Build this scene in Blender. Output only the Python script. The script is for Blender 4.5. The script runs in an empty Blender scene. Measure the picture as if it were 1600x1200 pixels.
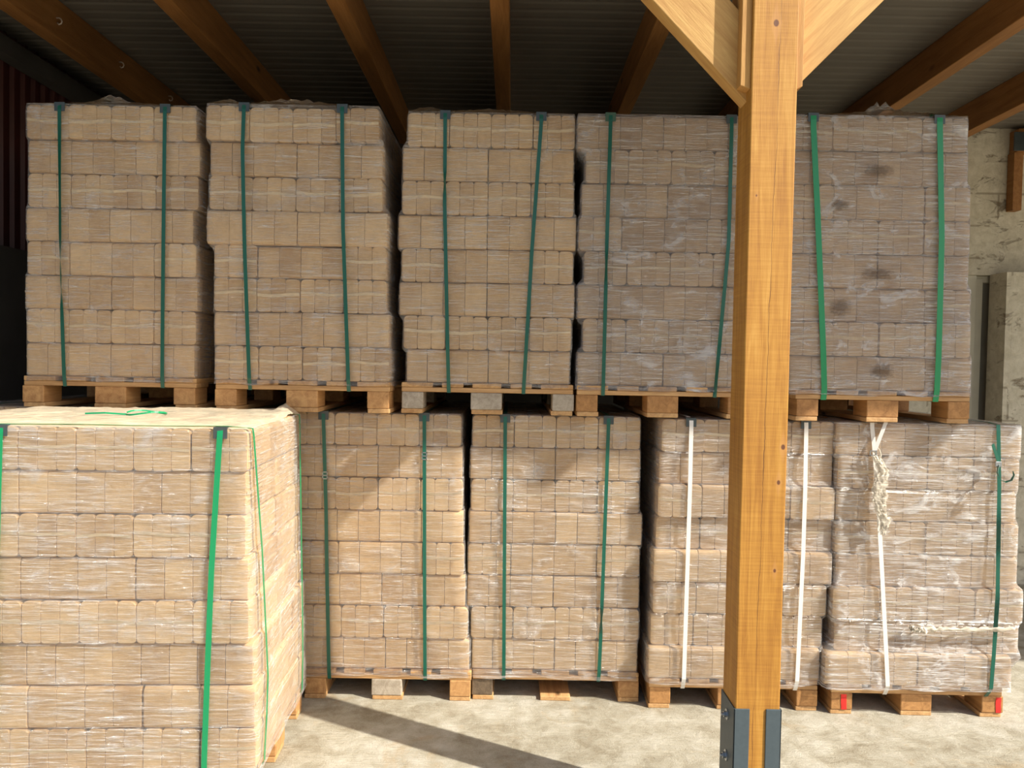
import bpy, bmesh, math, random
from mathutils import Vector, Matrix, noise
random.seed(7)
C = bpy.context.scene.collection
R = math.radians

# ------------------------------------------------------------------ camera
FPX = 1200.0
CAMH = 1.632
cam_d = bpy.data.cameras.new('camera')
cam_d.sensor_width = 36.0
cam_d.lens = 36.0 * FPX / 1600.0
cam_d.clip_start = 0.05
cam = bpy.data.objects.new('camera', cam_d)
C.objects.link(cam)
CAMR = Matrix.Rotation(R(90 - 1.67), 3, 'X') @ Matrix.Rotation(R(1.0), 3, 'Z')
cam.matrix_world = Matrix.Translation((0, 0, CAMH)) @ CAMR.to_4x4()
bpy.context.scene.camera = cam

# ------------------------------------------------------------------ light
SUN_EL, SUN_AZ = 41.4, Vector((0.887, -0.461))
world = bpy.data.worlds.new('world')
bpy.context.scene.world = world
world.use_nodes = True
wn = world.node_tree
bg = wn.nodes['Background']
sky = wn.nodes.new('ShaderNodeTexSky')
sky.sky_type = 'NISHITA'
sky.sun_disc = False
sky.sun_elevation = R(SUN_EL)
sky.sun_rotation = math.atan2(SUN_AZ.x, SUN_AZ.y)
sky.air_density = 1.0
sky.dust_density = 2.5
wn.links.new(sky.outputs[0], bg.inputs[0])
bg.inputs[1].default_value = 0.155
sun_d = bpy.data.lights.new('sun', 'SUN')
sun_d.energy = 7.7
sun_d.angle = R(0.6)
sun_d.color = (1.0, 0.94, 0.83)
sun = bpy.data.objects.new('sun', sun_d)
C.objects.link(sun)
sv = Vector((SUN_AZ.x * math.cos(R(SUN_EL)), SUN_AZ.y * math.cos(R(SUN_EL)), math.sin(R(SUN_EL))))
sun.rotation_euler = sv.to_track_quat('Z', 'Y').to_euler()
sun.location = (6, -6, 8)
vs = bpy.context.scene.view_settings
vs.view_transform = 'Standard'
vs.look = 'None'
vs.gamma = 1.0
vs.use_curve_mapping = False
vs.exposure = 0.0


def at(px, py, Y):
    """world point seen at pixel (px,py) lying at depth Y"""
    d = CAMR @ Vector(((px - 800) / FPX, -(py - 600) / FPX, -1))
    k = Y / d.y
    return Vector((d.x * k, Y, CAMH + d.z * k))


# ------------------------------------------------------------------ materials
class NT:
    def __init__(self, name):
        self.m = bpy.data.materials.new(name)
        self.m.use_nodes = True
        self.t = self.m.node_tree
        self.t.nodes.clear()
        self.out = self.n('ShaderNodeOutputMaterial')

    def n(self, typ, **kw):
        nd = self.t.nodes.new(typ)
        for k, v in kw.items():
            if k.startswith('i_'):
                key = k[2:]
                key = int(key) if key.isdigit() else key.replace('_', ' ')
                nd.inputs[key].default_value = v
            else:
                setattr(nd, k, v)
        return nd

    def l(self, a, b):
        self.t.links.new(a, b)

    def coord(self, kind='Object', scale=(1, 1, 1), rot=(0, 0, 0), loc=(0, 0, 0)):
        tc = self.n('ShaderNodeTexCoord')
        mp = self.n('ShaderNodeMapping')
        mp.inputs['Scale'].default_value = scale
        mp.inputs['Rotation'].default_value = rot
        mp.inputs['Location'].default_value = loc
        self.l(tc.outputs[kind], mp.inputs[0])
        return mp.outputs[0]

    def objshift(self, vec):
        oi = self.n('ShaderNodeObjectInfo')
        mu = self.n('ShaderNodeMath', operation='MULTIPLY', i_1=37.0)
        self.l(oi.outputs['Random'], mu.inputs[0])
        ad = self.n('ShaderNodeVectorMath', operation='ADD')
        self.l(vec, ad.inputs[0])
        self.l(mu.outputs[0], ad.inputs[1])
        return ad.outputs[0]

    def noise(self, vec, scale=5.0, detail=4.0, rough=0.55, dist=0.0):
        nz = self.n('ShaderNodeTexNoise')
        nz.inputs['Scale'].default_value = scale
        nz.inputs['Detail'].default_value = detail
        nz.inputs['Roughness'].default_value = rough
        nz.inputs['Distortion'].default_value = dist
        self.l(vec, nz.inputs['Vector'])
        return nz.outputs[0]

    def ramp(self, fac, stops):
        r = self.n('ShaderNodeValToRGB')
        e = r.color_ramp.elements
        e[0].position, e[0].color = stops[0][0], (*stops[0][1], 1)
        e[1].position, e[1].color = stops[1][0], (*stops[1][1], 1)
        for p, c in stops[2:]:
            x = e.new(p)
            x.color = (*c, 1)
        self.l(fac, r.inputs[0])
        return r.outputs[0]

    def math(self, op, a, b=None, clamp=False):
        nd = self.n('ShaderNodeMath', operation=op)
        nd.use_clamp = clamp
        for i, v in enumerate((a, b)):
            if v is None:
                continue
            if isinstance(v, (int, float)):
                nd.inputs[i].default_value = v
            else:
                self.l(v, nd.inputs[i])
        return nd.outputs[0]

    def mix(self, fac, a, b, typ='MIX'):
        nd = self.n('ShaderNodeMix', data_type='RGBA', blend_type=typ)
        for key, v in ((0, fac), (6, a), (7, b)):
            if isinstance(v, (int, float)):
                nd.inputs[key].default_value = v
            elif isinstance(v, tuple):
                nd.inputs[key].default_value = (*v, 1)
            else:
                self.l(v, nd.inputs[key])
        return nd.outputs[2]

    def bump(self, h, strength=0.3, dist=0.01, normal=None):
        b = self.n('ShaderNodeBump')
        b.inputs['Strength'].default_value = strength
        b.inputs['Distance'].default_value = dist
        self.l(h, b.inputs['Height'])
        if normal is not None:
            self.l(normal, b.inputs['Normal'])
        return b.outputs[0]

    def principled(self, color, rough=0.6, normal=None, **kw):
        p = self.n('ShaderNodeBsdfPrincipled')
        if isinstance(color, tuple):
            p.inputs['Base Color'].default_value = (*color, 1)
        else:
            self.l(color, p.inputs['Base Color'])
        if isinstance(rough, (int, float)):
            p.inputs['Roughness'].default_value = rough
        else:
            self.l(rough, p.inputs['Roughness'])
        if normal is not None:
            self.l(normal, p.inputs['Normal'])
        for k, v in kw.items():
            p.inputs[k.replace('_', ' ')].default_value = v
        self.l(p.outputs[0], self.out.inputs[0])
        return p


def lin(r, g, b):
    f = lambda c: (c / 255 / 12.92) if c / 255 < 0.04045 else ((c / 255 + 0.055) / 1.055) ** 2.4
    return (f(r), f(g), f(b))


def mat_briquette(name, base, dark):
    t = NT(name)
    v = t.coord('Object')
    sv_ = t.objshift(v)
    # each pressed brick in a pack has its own tone
    sc = t.n('ShaderNodeVectorMath', operation='MULTIPLY')
    t.l(v, sc.inputs[0]); sc.inputs[1].default_value = (1 / 0.0668, 1 / 0.1, 0.0)
    ad = t.n('ShaderNodeVectorMath', operation='ADD')
    t.l(sc.outputs[0], ad.inputs[0]); ad.inputs[1].default_value = (0.5, 0.0, 0)
    fl = t.n('ShaderNodeVectorMath', operation='FLOOR')
    t.l(ad.outputs[0], fl.inputs[0])
    wnz = t.n('ShaderNodeTexWhiteNoise', noise_dimensions='4D')
    oi = t.n('ShaderNodeObjectInfo')
    t.l(fl.outputs[0], wnz.inputs['Vector']); t.l(oi.outputs['Random'], wnz.inputs['W'])
    big = t.noise(sv_, 9.0, 3.0)
    fine = t.noise(sv_, 260.0, 3.0, 0.7)
    a = t.math('MULTIPLY', wnz.outputs[0], 0.16)
    b = t.math('ADD', t.math('MULTIPLY', big, 0.45), t.math('MULTIPLY', t.noise(t.objshift(t.coord('Object', scale=(1, 1, 1))), 38.0, 4.0, 0.7), 0.30))
    c = t.math('MULTIPLY', fine, 0.28)
    f = t.math('ADD', t.math('ADD', a, b), c)
    d = t.math('ADD', f, t.math('MULTIPLY', oi.outputs['Random'], 0.16))
    col = t.ramp(d, [(0.47, dark), (0.84, base)])
    # shrink film of the single pack: faint gloss with fine creases
    cr = t.noise(t.objshift(t.coord('Object', scale=(9, 9, 28), rot=(0.3, 0.25, 0))), 3.2, 5.0, 0.6, 0.5)
    h = t.math('ADD', t.math('MULTIPLY', cr, 1.0), t.math('MULTIPLY', fine, 0.12))
    nb = t.bump(h, 0.45, 0.006)
    t.principled(col, 0.75, nb, Coat_Weight=0.35, Coat_Roughness=0.28)
    return t.m


def mat_film(name, haze=0.10, streak=0.35, gloss=0.10, rough=0.16, seed=0.0, bstr=0.6, blotch=0.25, tint=(0.86, 0.83, 0.80), fres=0.6):
    """clear stretch film: pulled horizontal lines, slanting creases, milky blotches"""
    t = NT(name)
    mr = lambda x, lo, hi: t.math('MULTIPLY', t.math('SUBTRACT', x, lo), 1 / (hi - lo), True)

    def layer(scale, rot, off, ns, det=5.0, dist=0.4):
        return t.noise(t.objshift(t.coord('Object', scale=scale, rot=rot, loc=(seed + off, off, 0))), ns, det, 0.62, dist)
    n1 = layer((2.2, 2.2, 34), (R(3), R(5), 0), 0, 2.3, 6.0, 0.6)
    n1b = layer((3.0, 3.0, 90), (R(-2), R(-3), 0), 1, 2.6, 4.0, 0.5)
    n2 = layer((2.0, 2.0, 60), (R(-24), R(30), 0), 3, 3.0, 3.0, 0.25)
    n3 = layer((1, 1, 1), (0, 0, 0), 9, 3.0, 3.0, 0.2)
    n4 = layer((5, 5, 60), (R(20), R(-58), 0), 5, 3.0, 3.0, 0.3)
    n5 = layer((1, 1, 1.6), (0, 0, 0), 14, 7.5, 5.0, 0.8)
    n6 = layer((1, 1, 1), (0, 0, 0), 21, 4.0, 2.0, 0.3)
    s1 = t.math('POWER', mr(n1, 0.52, 0.80), 1.4)
    s1b = t.math('POWER', mr(n1b, 0.50, 0.75), 1.3)
    m3 = mr(n3, 0.42, 0.66)
    m6 = mr(n6, 0.46, 0.64)
    s2 = t.math('MULTIPLY', t.math('POWER', mr(n2, 0.56, 0.72), 1.3), t.math('MULTIPLY', m3, 1.3))
    s4 = t.math('MULTIPLY', t.math('POWER', mr(n4, 0.55, 0.72), 1.3), m6)
    s5 = t.math('POWER', mr(n5, 0.54, 0.78), 1.2)
    s = t.math('ADD', t.math('ADD', s1, t.math('MULTIPLY', s1b, 0.55)), t.math('ADD', s2, s4))
    lw = t.n('ShaderNodeLayerWeight')
    lw.inputs[0].default_value = 0.35
    fac = t.math('ADD', haze, t.math('MULTIPLY', s, streak))
    fac = t.math('ADD', fac, t.math('MULTIPLY', s5, blotch))
    # a slanting line of sight crosses more film
    fac = t.math('MULTIPLY', fac, t.math('ADD', 1.0, t.math('MULTIPLY', lw.outputs['Facing'], 1.6)), True)
    hgt = t.math('ADD', t.math('ADD', n1, t.math('MULTIPLY', n1b, 0.35)), t.math('ADD', t.math('MULTIPLY', n2, 0.7), t.math('MULTIPLY', n4, 0.5)))
    nb = t.bump(hgt, bstr, 0.022)
    tr = t.n('ShaderNodeBsdfTransparent')
    tr.inputs[0].default_value = (0.97, 0.97, 0.965, 1)
    gl = t.n('ShaderNodeBsdfGlossy')
    gl.inputs['Roughness'].default_value = rough
    gl.inputs['Color'].default_value = (0.95, 0.95, 0.95, 1)
    t.l(nb, gl.inputs['Normal'])
    df = t.n('ShaderNodeBsdfDiffuse')
    df.inputs[0].default_value = (*tint, 1)
    nb2 = t.bump(hgt, bstr * 0.5, 0.012)
    t.l(nb2, df.inputs['Normal'])
    m1 = t.n('ShaderNodeMixShader')
    t.l(fac, m1.inputs[0]); t.l(tr.outputs[0], m1.inputs[1]); t.l(df.outputs[0], m1.inputs[2])
    fr = t.n('ShaderNodeFresnel'); fr.inputs[0].default_value = 1.3
    t.l(nb2, fr.inputs['Normal'])
    gf = t.math('ADD', t.math('MULTIPLY', fr.outputs[0], fres), t.math('MULTIPLY', t.math('ADD', s, t.math('MULTIPLY', s5, 0.5)), gloss), True)
    m2 = t.n('ShaderNodeMixShader')
    t.l(gf, m2.inputs[0]); t.l(m1.outputs[0], m2.inputs[1]); t.l(gl.outputs[0], m2.inputs[2])
    t.l(m2.outputs[0], t.out.inputs[0])
    return t.m


def mat_wood(name, c_light, c_dark, axis='Z', scale=1.0, rough=0.65, knots=True, bstr=0.25):
    t = NT(name)
    st = {'X': (1.2, 14, 14), 'Y': (14, 1.2, 14), 'Z': (14, 14, 1.2)}[axis]
    st = tuple(s * scale for s in st)
    v = t.objshift(t.coord('Object', scale=st))
    n1 = t.noise(v, 2.0, 6.0, 0.6, 1.2)
    v2 = t.objshift(t.coord('Object', scale=tuple(s * 5 for s in st)))
    n2 = t.noise(v2, 3.0, 4.0, 0.7)
    v3 = t.objshift(t.coord('Object'))
    n3 = t.noise(v3, 2.5, 3.0)
    f = t.math('ADD', t.math('MULTIPLY', n1, 0.6), t.math('ADD', t.math('MULTIPLY', n2, 0.25), t.math('MULTIPLY', n3, 0.25)))
    col = t.ramp(f, [(0.38, c_dark), (0.68, c_light)])
    if knots:
        vo = t.n('ShaderNodeTexVoronoi')
        vo.inputs['Scale'].default_value = 3.0 * scale
        kst = {'X': (1, 2.2, 2.2), 'Y': (2.2, 1, 2.2), 'Z': (2.2, 2.2, 1)}[axis]
        t.l(t.objshift(t.coord('Object', scale=kst)), vo.inputs['Vector'])
        kf = t.math('MULTIPLY', t.math('SUBTRACT', 0.11, vo.outputs['Distance']), 14.0, True)
        col = t.mix(kf, col, tuple(c * 0.35 for c in c_dark))
    nb = t.bump(t.math('ADD', n1, n2), bstr, 0.004)
    t.principled(col, rough, nb)
    return t.m


PX0 = at(1149, 1100, 2.58).x
PW = 0.152
PCX = PX0 + PW / 2
PY0 = 2.58


def mat_post():
    """planed yellow spruce with a long drying crack and a few dark knots"""
    t = NT('yellow_spruce_post')
    v = t.coord('Object', scale=(16, 16, 0.9))
    n1 = t.noise(v, 2.2, 6.0, 0.6, 1.0)
    n2 = t.noise(t.coord('Object', scale=(90, 90, 3)), 3.0, 4.0, 0.7)
    n3 = t.noise(t.coord('Object', scale=(3, 3, 1)), 2.0, 3.0)
    saw = t.noise(t.coord('Object', scale=(2, 2, 60)), 3.0, 3.0, 0.6)
    f = t.math('ADD', t.math('MULTIPLY', n1, 0.55), t.math('ADD', t.math('MULTIPLY', n2, 0.2), t.math('MULTIPLY', n3, 0.3)))
    f = t.math('ADD', f, t.math('MULTIPLY', t.math('SUBTRACT', saw, 0.5), 0.25))
    col = t.ramp(f, [(0.36, lin(152, 99, 33)), (0.55, lin(182, 129, 50)), (0.74, lin(204, 155, 74))])
    tc = t.n('ShaderNodeTexCoord')
    sp = t.n('ShaderNodeSeparateXYZ')
    t.l(tc.outputs['Object'], sp.inputs[0])
    X, Y, Z = sp.outputs
    wob = t.noise(t.coord('Object', scale=(0.01, 0.01, 2.2)), 1.6, 5.0, 0.65)
    # crack centre line drifts across the face with height
    cx = t.math('ADD', t.math('MULTIPLY', t.math('SUBTRACT', wob, 0.5), 0.03), t.math('MULTIPLY', t.math('SUBTRACT', Z, 1.5), 0.012))
    dx = t.math('ABSOLUTE', t.math('SUBTRACT', X, cx))
    wcr = t.math('MULTIPLY', t.math('SUBTRACT', t.noise(t.coord('Object', scale=(0.01, 0.01, 1.3)), 2.0, 3.0), 0.30), 0.005)
    cm = t.math('MULTIPLY', t.math('SUBTRACT', wcr, dx), 1800.0, True)
    col = t.mix(t.math('MULTIPLY', cm, 0.85), col, lin(70, 34, 12))
    h = t.math('SUBTRACT', t.math('ADD', n1, n2), t.math('MULTIPLY', cm, 3.0))
    for kx, kz, r in ((at(1213, 36, PY0).x - PCX, at(1213, 36, PY0).z, 0.010), (0.045, 0.94, 0.006), (0.062, 1.36, 0.008), (0.050, 1.24, 0.007), (-0.05, 2.2, 0.004)):
        ex = t.math('MULTIPLY', t.math('SUBTRACT', X, kx), 1.0)
        ez = t.math('MULTIPLY', t.math('SUBTRACT', Z, kz), 0.75)
        d = t.math('SQRT', t.math('ADD', t.math('MULTIPLY', ex, ex), t.math('MULTIPLY', ez, ez)))
        halo = t.math('MULTIPLY', t.math('SUBTRACT', r * 2.2, t.math('ADD', t.math('ABSOLUTE', ex), t.math('MULTIPLY', t.math('ABSOLUTE', ez), 0.35))), 120.0, True)
        col = t.mix(t.math('MULTIPLY', halo, 0.45), col, lin(196, 142, 84))
        core = t.math('MULTIPLY', t.math('SUBTRACT', r, d), 400.0, True)
        col = t.mix(t.math('MULTIPLY', core, 0.9), col, lin(92, 50, 34))
    nb = t.bump(h, 0.25, 0.003)
    t.principled(col, 0.6, nb)
    return t.m


def mat_simple(name, col, rough=0.5, metallic=0.0, var=0.15, nscale=20.0, bstr=0.1, **kw):
    t = NT(name)
    v = t.objshift(t.coord('Object'))
    n = t.noise(v, nscale, 4.0)
    c = t.ramp(n, [(0.3, tuple(x * (1 - var) for x in col)), (0.7, tuple(min(1, x * (1 + var)) for x in col))])
    t.principled(c, rough, t.bump(n, bstr, 0.003), Metallic=metallic, **kw)
    return t.m


def mat_strap(name, col):
    t = NT(name)
    v = t.coord('Object', scale=(1, 1, 1))
    n = t.noise(v, 300.0, 2.0)
    c = t.ramp(n, [(0.3, tuple(x * 0.88 for x in col)), (0.7, col)])
    t.principled(c, 0.35, t.bump(n, 0.25, 0.0008), Coat_Weight=0.3, Coat_Roughness=0.2)
    return t.m


def mat_concrete():
    t = NT('pale_concrete')
    v = t.coord('Object')
    big = t.noise(v, 1.3, 5.0, 0.6, 0.4)
    mid = t.noise(v, 9.0, 6.0, 0.65, 0.3)
    fine = t.noise(v, 170.0, 4.0, 0.7)
    scr = t.noise(t.coord('Object', scale=(3, 22, 1), rot=(0, 0, R(35))), 4.0, 5.0, 0.7, 1.5)
    f = t.math('ADD', t.math('MULTIPLY', big, 0.40), t.math('ADD', t.math('MULTIPLY', mid, 0.40), t.math('MULTIPLY', fine, 0.20)))
    col = t.ramp(f, [(0.40, lin(142, 131, 108)), (0.50, lin(176, 169, 150)), (0.60, lin(200, 195, 180))])
    dirt = t.math('MULTIPLY', t.math('SUBTRACT', t.noise(v, 3.1, 6.0, 0.72, 0.8), 0.56), 5.0, True)
    col = t.mix(t.math('MULTIPLY', dirt, 0.7), col, lin(176, 148, 106))
    spk = t.n('ShaderNodeTexVoronoi'); spk.inputs['Scale'].default_value = 38.0
    t.l(v, spk.inputs['Vector'])
    sm = t.math('MULTIPLY', t.math('SUBTRACT', 0.13, spk.outputs['Distance']), 9.0, True)
    sel = t.math('GREATER_THAN', mid, 0.54)
    col = t.mix(t.math('MULTIPLY', t.math('MULTIPLY', sm, sel), 0.6), col, lin(150, 118, 78))
    h = t.math('ADD', t.math('MULTIPLY', mid, 1.0), t.math('ADD', t.math('MULTIPLY', fine, 0.35), t.math('MULTIPLY', scr, 0.6)))
    t.principled(col, 0.85, t.bump(h, 0.8, 0.016))
    return t.m


def mat_whitewash():
    t = NT('whitewashed_blockwork')
    v = t.coord('Object')
    n = t.noise(v, 2.2, 7.0, 0.65, 0.5)
    n2 = t.noise(v, 14.0, 6.0, 0.7, 0.3)
    col = t.ramp(n2, [(0.3, lin(190, 182, 160)), (0.7, lin(224, 217, 198))])
    br = t.n('ShaderNodeTexBrick')
    br.inputs['Scale'].default_value = 1.0
    br.inputs['Brick Width'].default_value = 0.5
    br.inputs['Row Height'].default_value = 0.25
    br.inputs['Mortar Size'].default_value = 0.008
    t.l(t.coord('Object', rot=(R(90), 0, 0)), br.inputs['Vector'])
    patch = t.math('MULTIPLY', t.math('SUBTRACT', t.noise(t.coord('Object', scale=(3.2, 3.2, 7.5)), 1.2, 8.0, 0.7, 0.6), 0.57), 14.0, True)
    mort = t.math('MULTIPLY', br.outputs['Fac'], t.math('GREATER_THAN', n, 0.50))
    col = t.mix(t.math('MULTIPLY', mort, 0.5), col, lin(120, 104, 80))
    col = t.mix(t.math('MULTIPLY', patch, 0.75), col, lin(128, 110, 86))
    h = t.math('SUBTRACT', t.math('ADD', n2, n), t.math('ADD', patch, t.math('MULTIPLY', br.outputs['Fac'], 0.6)))
    t.principled(col, 0.9, t.bump(h, 0.6, 0.015))
    return t.m


M = {}
M['briq_warm'] = mat_briquette('beech_briquette', lin(232, 199, 150), lin(190, 152, 104))
M['briq_pink'] = mat_briquette('rosy_beech_briquette', lin(222, 190, 146), lin(180, 145, 104))
M['seam'] = mat_simple('milky_film_seam', lin(236, 222, 200), 0.3, var=0.08, nscale=60, bstr=0.4)
M['film'] = mat_film('clear_stretch_film', 0.07, 0.48, 0.34, 0.2, 0.0, 0.8, 0.30)
M['film_heavy'] = mat_film('hazy_stretch_film', 0.10, 0.55, 0.75, 0.2, 4.0, 1.0, 0.60, (0.88, 0.87, 0.90), 0.9)  # hazier film; its bluish tint puts the sky's reflection into the colour
M['film_loose'] = mat_film('loose_shiny_film', 0.10, 0.85, 0.6, 0.15, 6.0, 1.0, 0.75)
M['film_mid'] = mat_film('creased_stretch_film', 0.06, 0.42, 0.34, 0.17, 8.0, 0.8, 0.26)
M['film_top'] = mat_film('milky_cover_film', 0.26, 0.2, 0.12, 0.3, 12.0, 0.9, 0.15, (0.86, 0.74, 0.54))
M['seam'] = mat_simple('milky_film_seam', lin(228, 206, 168), 0.4, var=0.12, nscale=40, bstr=0.3)
M['film_rope'] = mat_film('bunched_film', 0.42, 0.4, 0.15, 0.3, 30.0, 1.0, 0.4, (0.84, 0.75, 0.60))
M['strap_dark'] = mat_strap('dark_green_strap', lin(4, 92, 74))
M['strap_green'] = mat_strap('bright_green_strap', lin(6, 146, 90))
M['strap_white'] = mat_strap('white_strap', lin(238, 234, 226))
M['plastic_dark'] = mat_simple('dark_plastic', lin(62, 72, 74), 0.4, var=0.2, Coat_Weight=0.3)
M['plastic_green'] = mat_simple('dull_green_plastic', lin(70, 100, 84), 0.4, var=0.2)
M['steel'] = mat_simple('zinc_steel', lin(170, 175, 180), 0.3, 0.9, 0.15, 40)
M['steel_paint'] = mat_simple('slate_painted_steel', lin(78, 90, 96), 0.5, 0.2, 0.06, 60, 0.06)
M['pal_x'] = mat_wood('pallet_wood_across', lin(214, 172, 118), lin(160, 116, 70), 'X')
M['pal_y'] = mat_wood('pallet_wood_along', lin(214, 172, 118), lin(160, 116, 70), 'Y')
M['block'] = mat_wood('pallet_block', lin(206, 160, 104), lin(156, 106, 60), 'Y', 0.8, knots=False)
M['block_or'] = mat_wood('orange_pallet_block', lin(190, 140, 84), lin(138, 94, 50), 'Y', 0.8, knots=False)
M['block_grey'] = mat_wood('grey_pallet_block', lin(190, 178, 160), lin(138, 124, 104), 'Y', 0.8, knots=False)
M['block_dark'] = mat_wood('dirty_pallet_block', lin(124, 106, 84), lin(72, 58, 42), 'Y', 0.8, knots=False)  # darker block wood
M['red_paint'] = mat_simple('red_spray_paint', lin(206, 42, 34), 0.6, var=0.2)
M['post'] = mat_post()
M['brace'] = mat_wood('yellow_spruce_brace', lin(208, 166, 98), lin(170, 120, 58), 'X', 0.8, knots=True)
M['cleat'] = mat_wood('spruce_cleat', lin(200, 152, 82), lin(162, 112, 50), 'Z', 0.8, knots=False)
M['rafter'] = mat_wood('orange_rafter', lin(166, 116, 62), lin(126, 82, 38), 'Y', 0.7)
M['concrete'] = mat_concrete()
M['white'] = mat_whitewash()
M['roofsheet'] = mat_simple('grey_roof_sheet', lin(120, 114, 104), 0.55, 0.0, 0.06, 3, 0.05)
M['roofout'] = mat_simple('roof_cover', lin(120, 60, 50), 0.6)
M['redsheet'] = mat_simple('dark_red_sheet', lin(70, 30, 26), 0.5, 0.0, 0.15, 6)
M['darkwall'] = mat_simple('dark_render', lin(74, 70, 64), 0.9, 0.0, 0.15, 4, 0.4)
M['frame'] = mat_simple('pale_door_frame', lin(205, 200, 182), 0.6, 0.0, 0.06, 8)
M['doorpanel'] = mat_simple('grey_door_panel', lin(150, 146, 134), 0.6, 0.0, 0.08, 5)
M['hook'] = mat_simple('pale_hook', lin(206, 190, 176), 0.4, 0.3)
M['ink'] = mat_simple('grey_print', lin(108, 92, 78), 0.7, 0.0, 0.35, 90)
def mat_mark():
    t = NT('grey_print')  # soft-edged dark grey mark, broken up by noise
    tc = t.n('ShaderNodeTexCoord')
    ln = t.n('ShaderNodeVectorMath', operation='LENGTH')
    sb = t.n('ShaderNodeVectorMath', operation='SUBTRACT')
    t.l(tc.outputs['Generated'], sb.inputs[0]); sb.inputs[1].default_value = (0.5, 0.5, 0.5)
    mu = t.n('ShaderNodeVectorMath', operation='MULTIPLY')
    t.l(sb.outputs[0], mu.inputs[0]); mu.inputs[1].default_value = (1, 0, 1)
    t.l(mu.outputs[0], ln.inputs[0])
    n = t.noise(t.objshift(t.coord('Object', scale=(60, 1, 140))), 1.0, 4.0, 0.7)
    f = t.math('SUBTRACT', t.math('ADD', n, 0.12), t.math('MULTIPLY', ln.outputs['Value'], 0.85))
    f = t.math('MULTIPLY', t.math('MULTIPLY', t.math('SUBTRACT', f, 0.12), 3.5, True), 0.45)
    tr = t.n('ShaderNodeBsdfTransparent')
    df = t.n('ShaderNodeBsdfDiffuse'); df.inputs[0].default_value = (*lin(92, 78, 68), 1)
    m = t.n('ShaderNodeMixShader')
    t.l(f, m.inputs[0]); t.l(tr.outputs[0], m.inputs[1]); t.l(df.outputs[0], m.inputs[2])
    t.l(m.outputs[0], t.out.inputs[0])
    return t.m


M['ink'] = mat_mark()
M['dark_gap'] = mat_simple('dark_knot', lin(84, 46, 30), 0.8)


# ------------------------------------------------------------------ mesh helpers
def mesh_obj(name, bm, mats, parent=None, loc=None, smooth=False, bevel=0.0):
    me = bpy.data.meshes.new(name)
    bmesh.ops.recalc_face_normals(bm, faces=bm.faces[:])
    bm.to_mesh(me)
    bm.free()
    if not isinstance(mats, (list, tuple)):
        mats = [mats]
    for m in mats:
        me.materials.append(m)
    if smooth:
        for p in me.polygons:
            p.use_smooth = True
    o = bpy.data.objects.new(name, me)
    C.objects.link(o)
    if parent:
        o.parent = parent
    if loc is not None:
        o.location = loc
    if bevel:
        b = o.modifiers.new('bevel', 'BEVEL')
        b.width = bevel
        b.segments = 2
        b.limit_method = 'ANGLE'
    return o


def box(bm, x0, x1, y0, y1, z0, z1, jit=0.0, mi=0):
    vs_ = []
    for z in (z0, z1):
        for x, y in ((x0, y0), (x1, y0), (x1, y1), (x0, y1)):
            vs_.append(bm.verts.new((x + random.uniform(-jit, jit), y + random.uniform(-jit, jit), z + random.uniform(-jit, jit))))
    for f in ((0, 1, 2, 3), (4, 5, 6, 7), (0, 1, 5, 4), (1, 2, 6, 5), (2, 3, 7, 6), (3, 0, 4, 7)):
        fc = bm.faces.new([vs_[i] for i in f])
        fc.material_index = mi
    return vs_


def prism(bm, pts, y0, y1):
    """outline in XZ extruded along Y"""
    a = [bm.verts.new((x, y0, z)) for x, z in pts]
    b = [bm.verts.new((x, y1, z)) for x, z in pts]
    bm.faces.new(a)
    bm.faces.new(b[::-1])
    n = len(pts)
    for i in range(n):
        j = (i + 1) % n
        bm.faces.new((a[i], a[j], b[j], b[i]))


def ribbon(bm, pts, wdirs, width, thick=0.0014, closed=False, mi=0):
    rings = []
    n = len(pts)
    for i, p in enumerate(pts):
        p = Vector(p)
        a = Vector(pts[i - 1]) if (i > 0 or closed) else p
        b = Vector(pts[(i + 1) % n]) if (i < n - 1 or closed) else p
        t = (b - a).normalized()
        w = Vector(wdirs[i])
        w = (w - t * w.dot(t)).normalized()
        nn = t.cross(w).normalized()
        rings.append([bm.verts.new(p + w * sx * width / 2 + nn * sy * thick / 2) for sx, sy in ((-1, -1), (1, -1), (1, 1), (-1, 1))])
    m = n if closed else n - 1
    for i in range(m):
        r0, r1 = rings[i], rings[(i + 1) % n]
        for k in range(4):
            f = bm.faces.new((r0[k], r0[(k + 1) % 4], r1[(k + 1) % 4], r1[k]))
            f.material_index = mi
    if not closed:
        bm.faces.new(rings[0][::-1])
        bm.faces.new(rings[-1])


def tube(bm, pts, radii, seg=8):
    rings = []
    n = len(pts)
    for i, p in enumerate(pts):
        p = Vector(p)
        a = Vector(pts[max(i - 1, 0)])
        b = Vector(pts[min(i + 1, n - 1)])
        t = (b - a).normalized()
        ref = Vector((0, 1, 0)) if abs(t.y) < 0.8 else Vector((1, 0, 0))
        u = t.cross(ref).normalized()
        v = t.cross(u)
        r = radii[i] if isinstance(radii, (list, tuple)) else radii
        rings.append([bm.verts.new(p + (u * math.cos(2 * math.pi * k / seg) + v * math.sin(2 * math.pi * k / seg)) * r) for k in range(seg)])
    for i in range(n - 1):
        for k in range(seg):
            bm.faces.new((rings[i][k], rings[i][(k + 1) % seg], rings[i + 1][(k + 1) % seg], rings[i + 1][k]))
    bm.faces.new(rings[0][::-1])
    bm.faces.new(rings[-1])


def empty(name, loc, rz=0.0, label=None, cat=None, group=None):
    o = bpy.data.objects.new(name, None)
    o.empty_display_size = 0.1
    C.objects.link(o)
    o.location = loc
    o.rotation_euler = (0, 0, rz)
    if label:
        o['label'] = label
    if cat:
        o['category'] = cat
    if group:
        o['group'] = group
    return o


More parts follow.
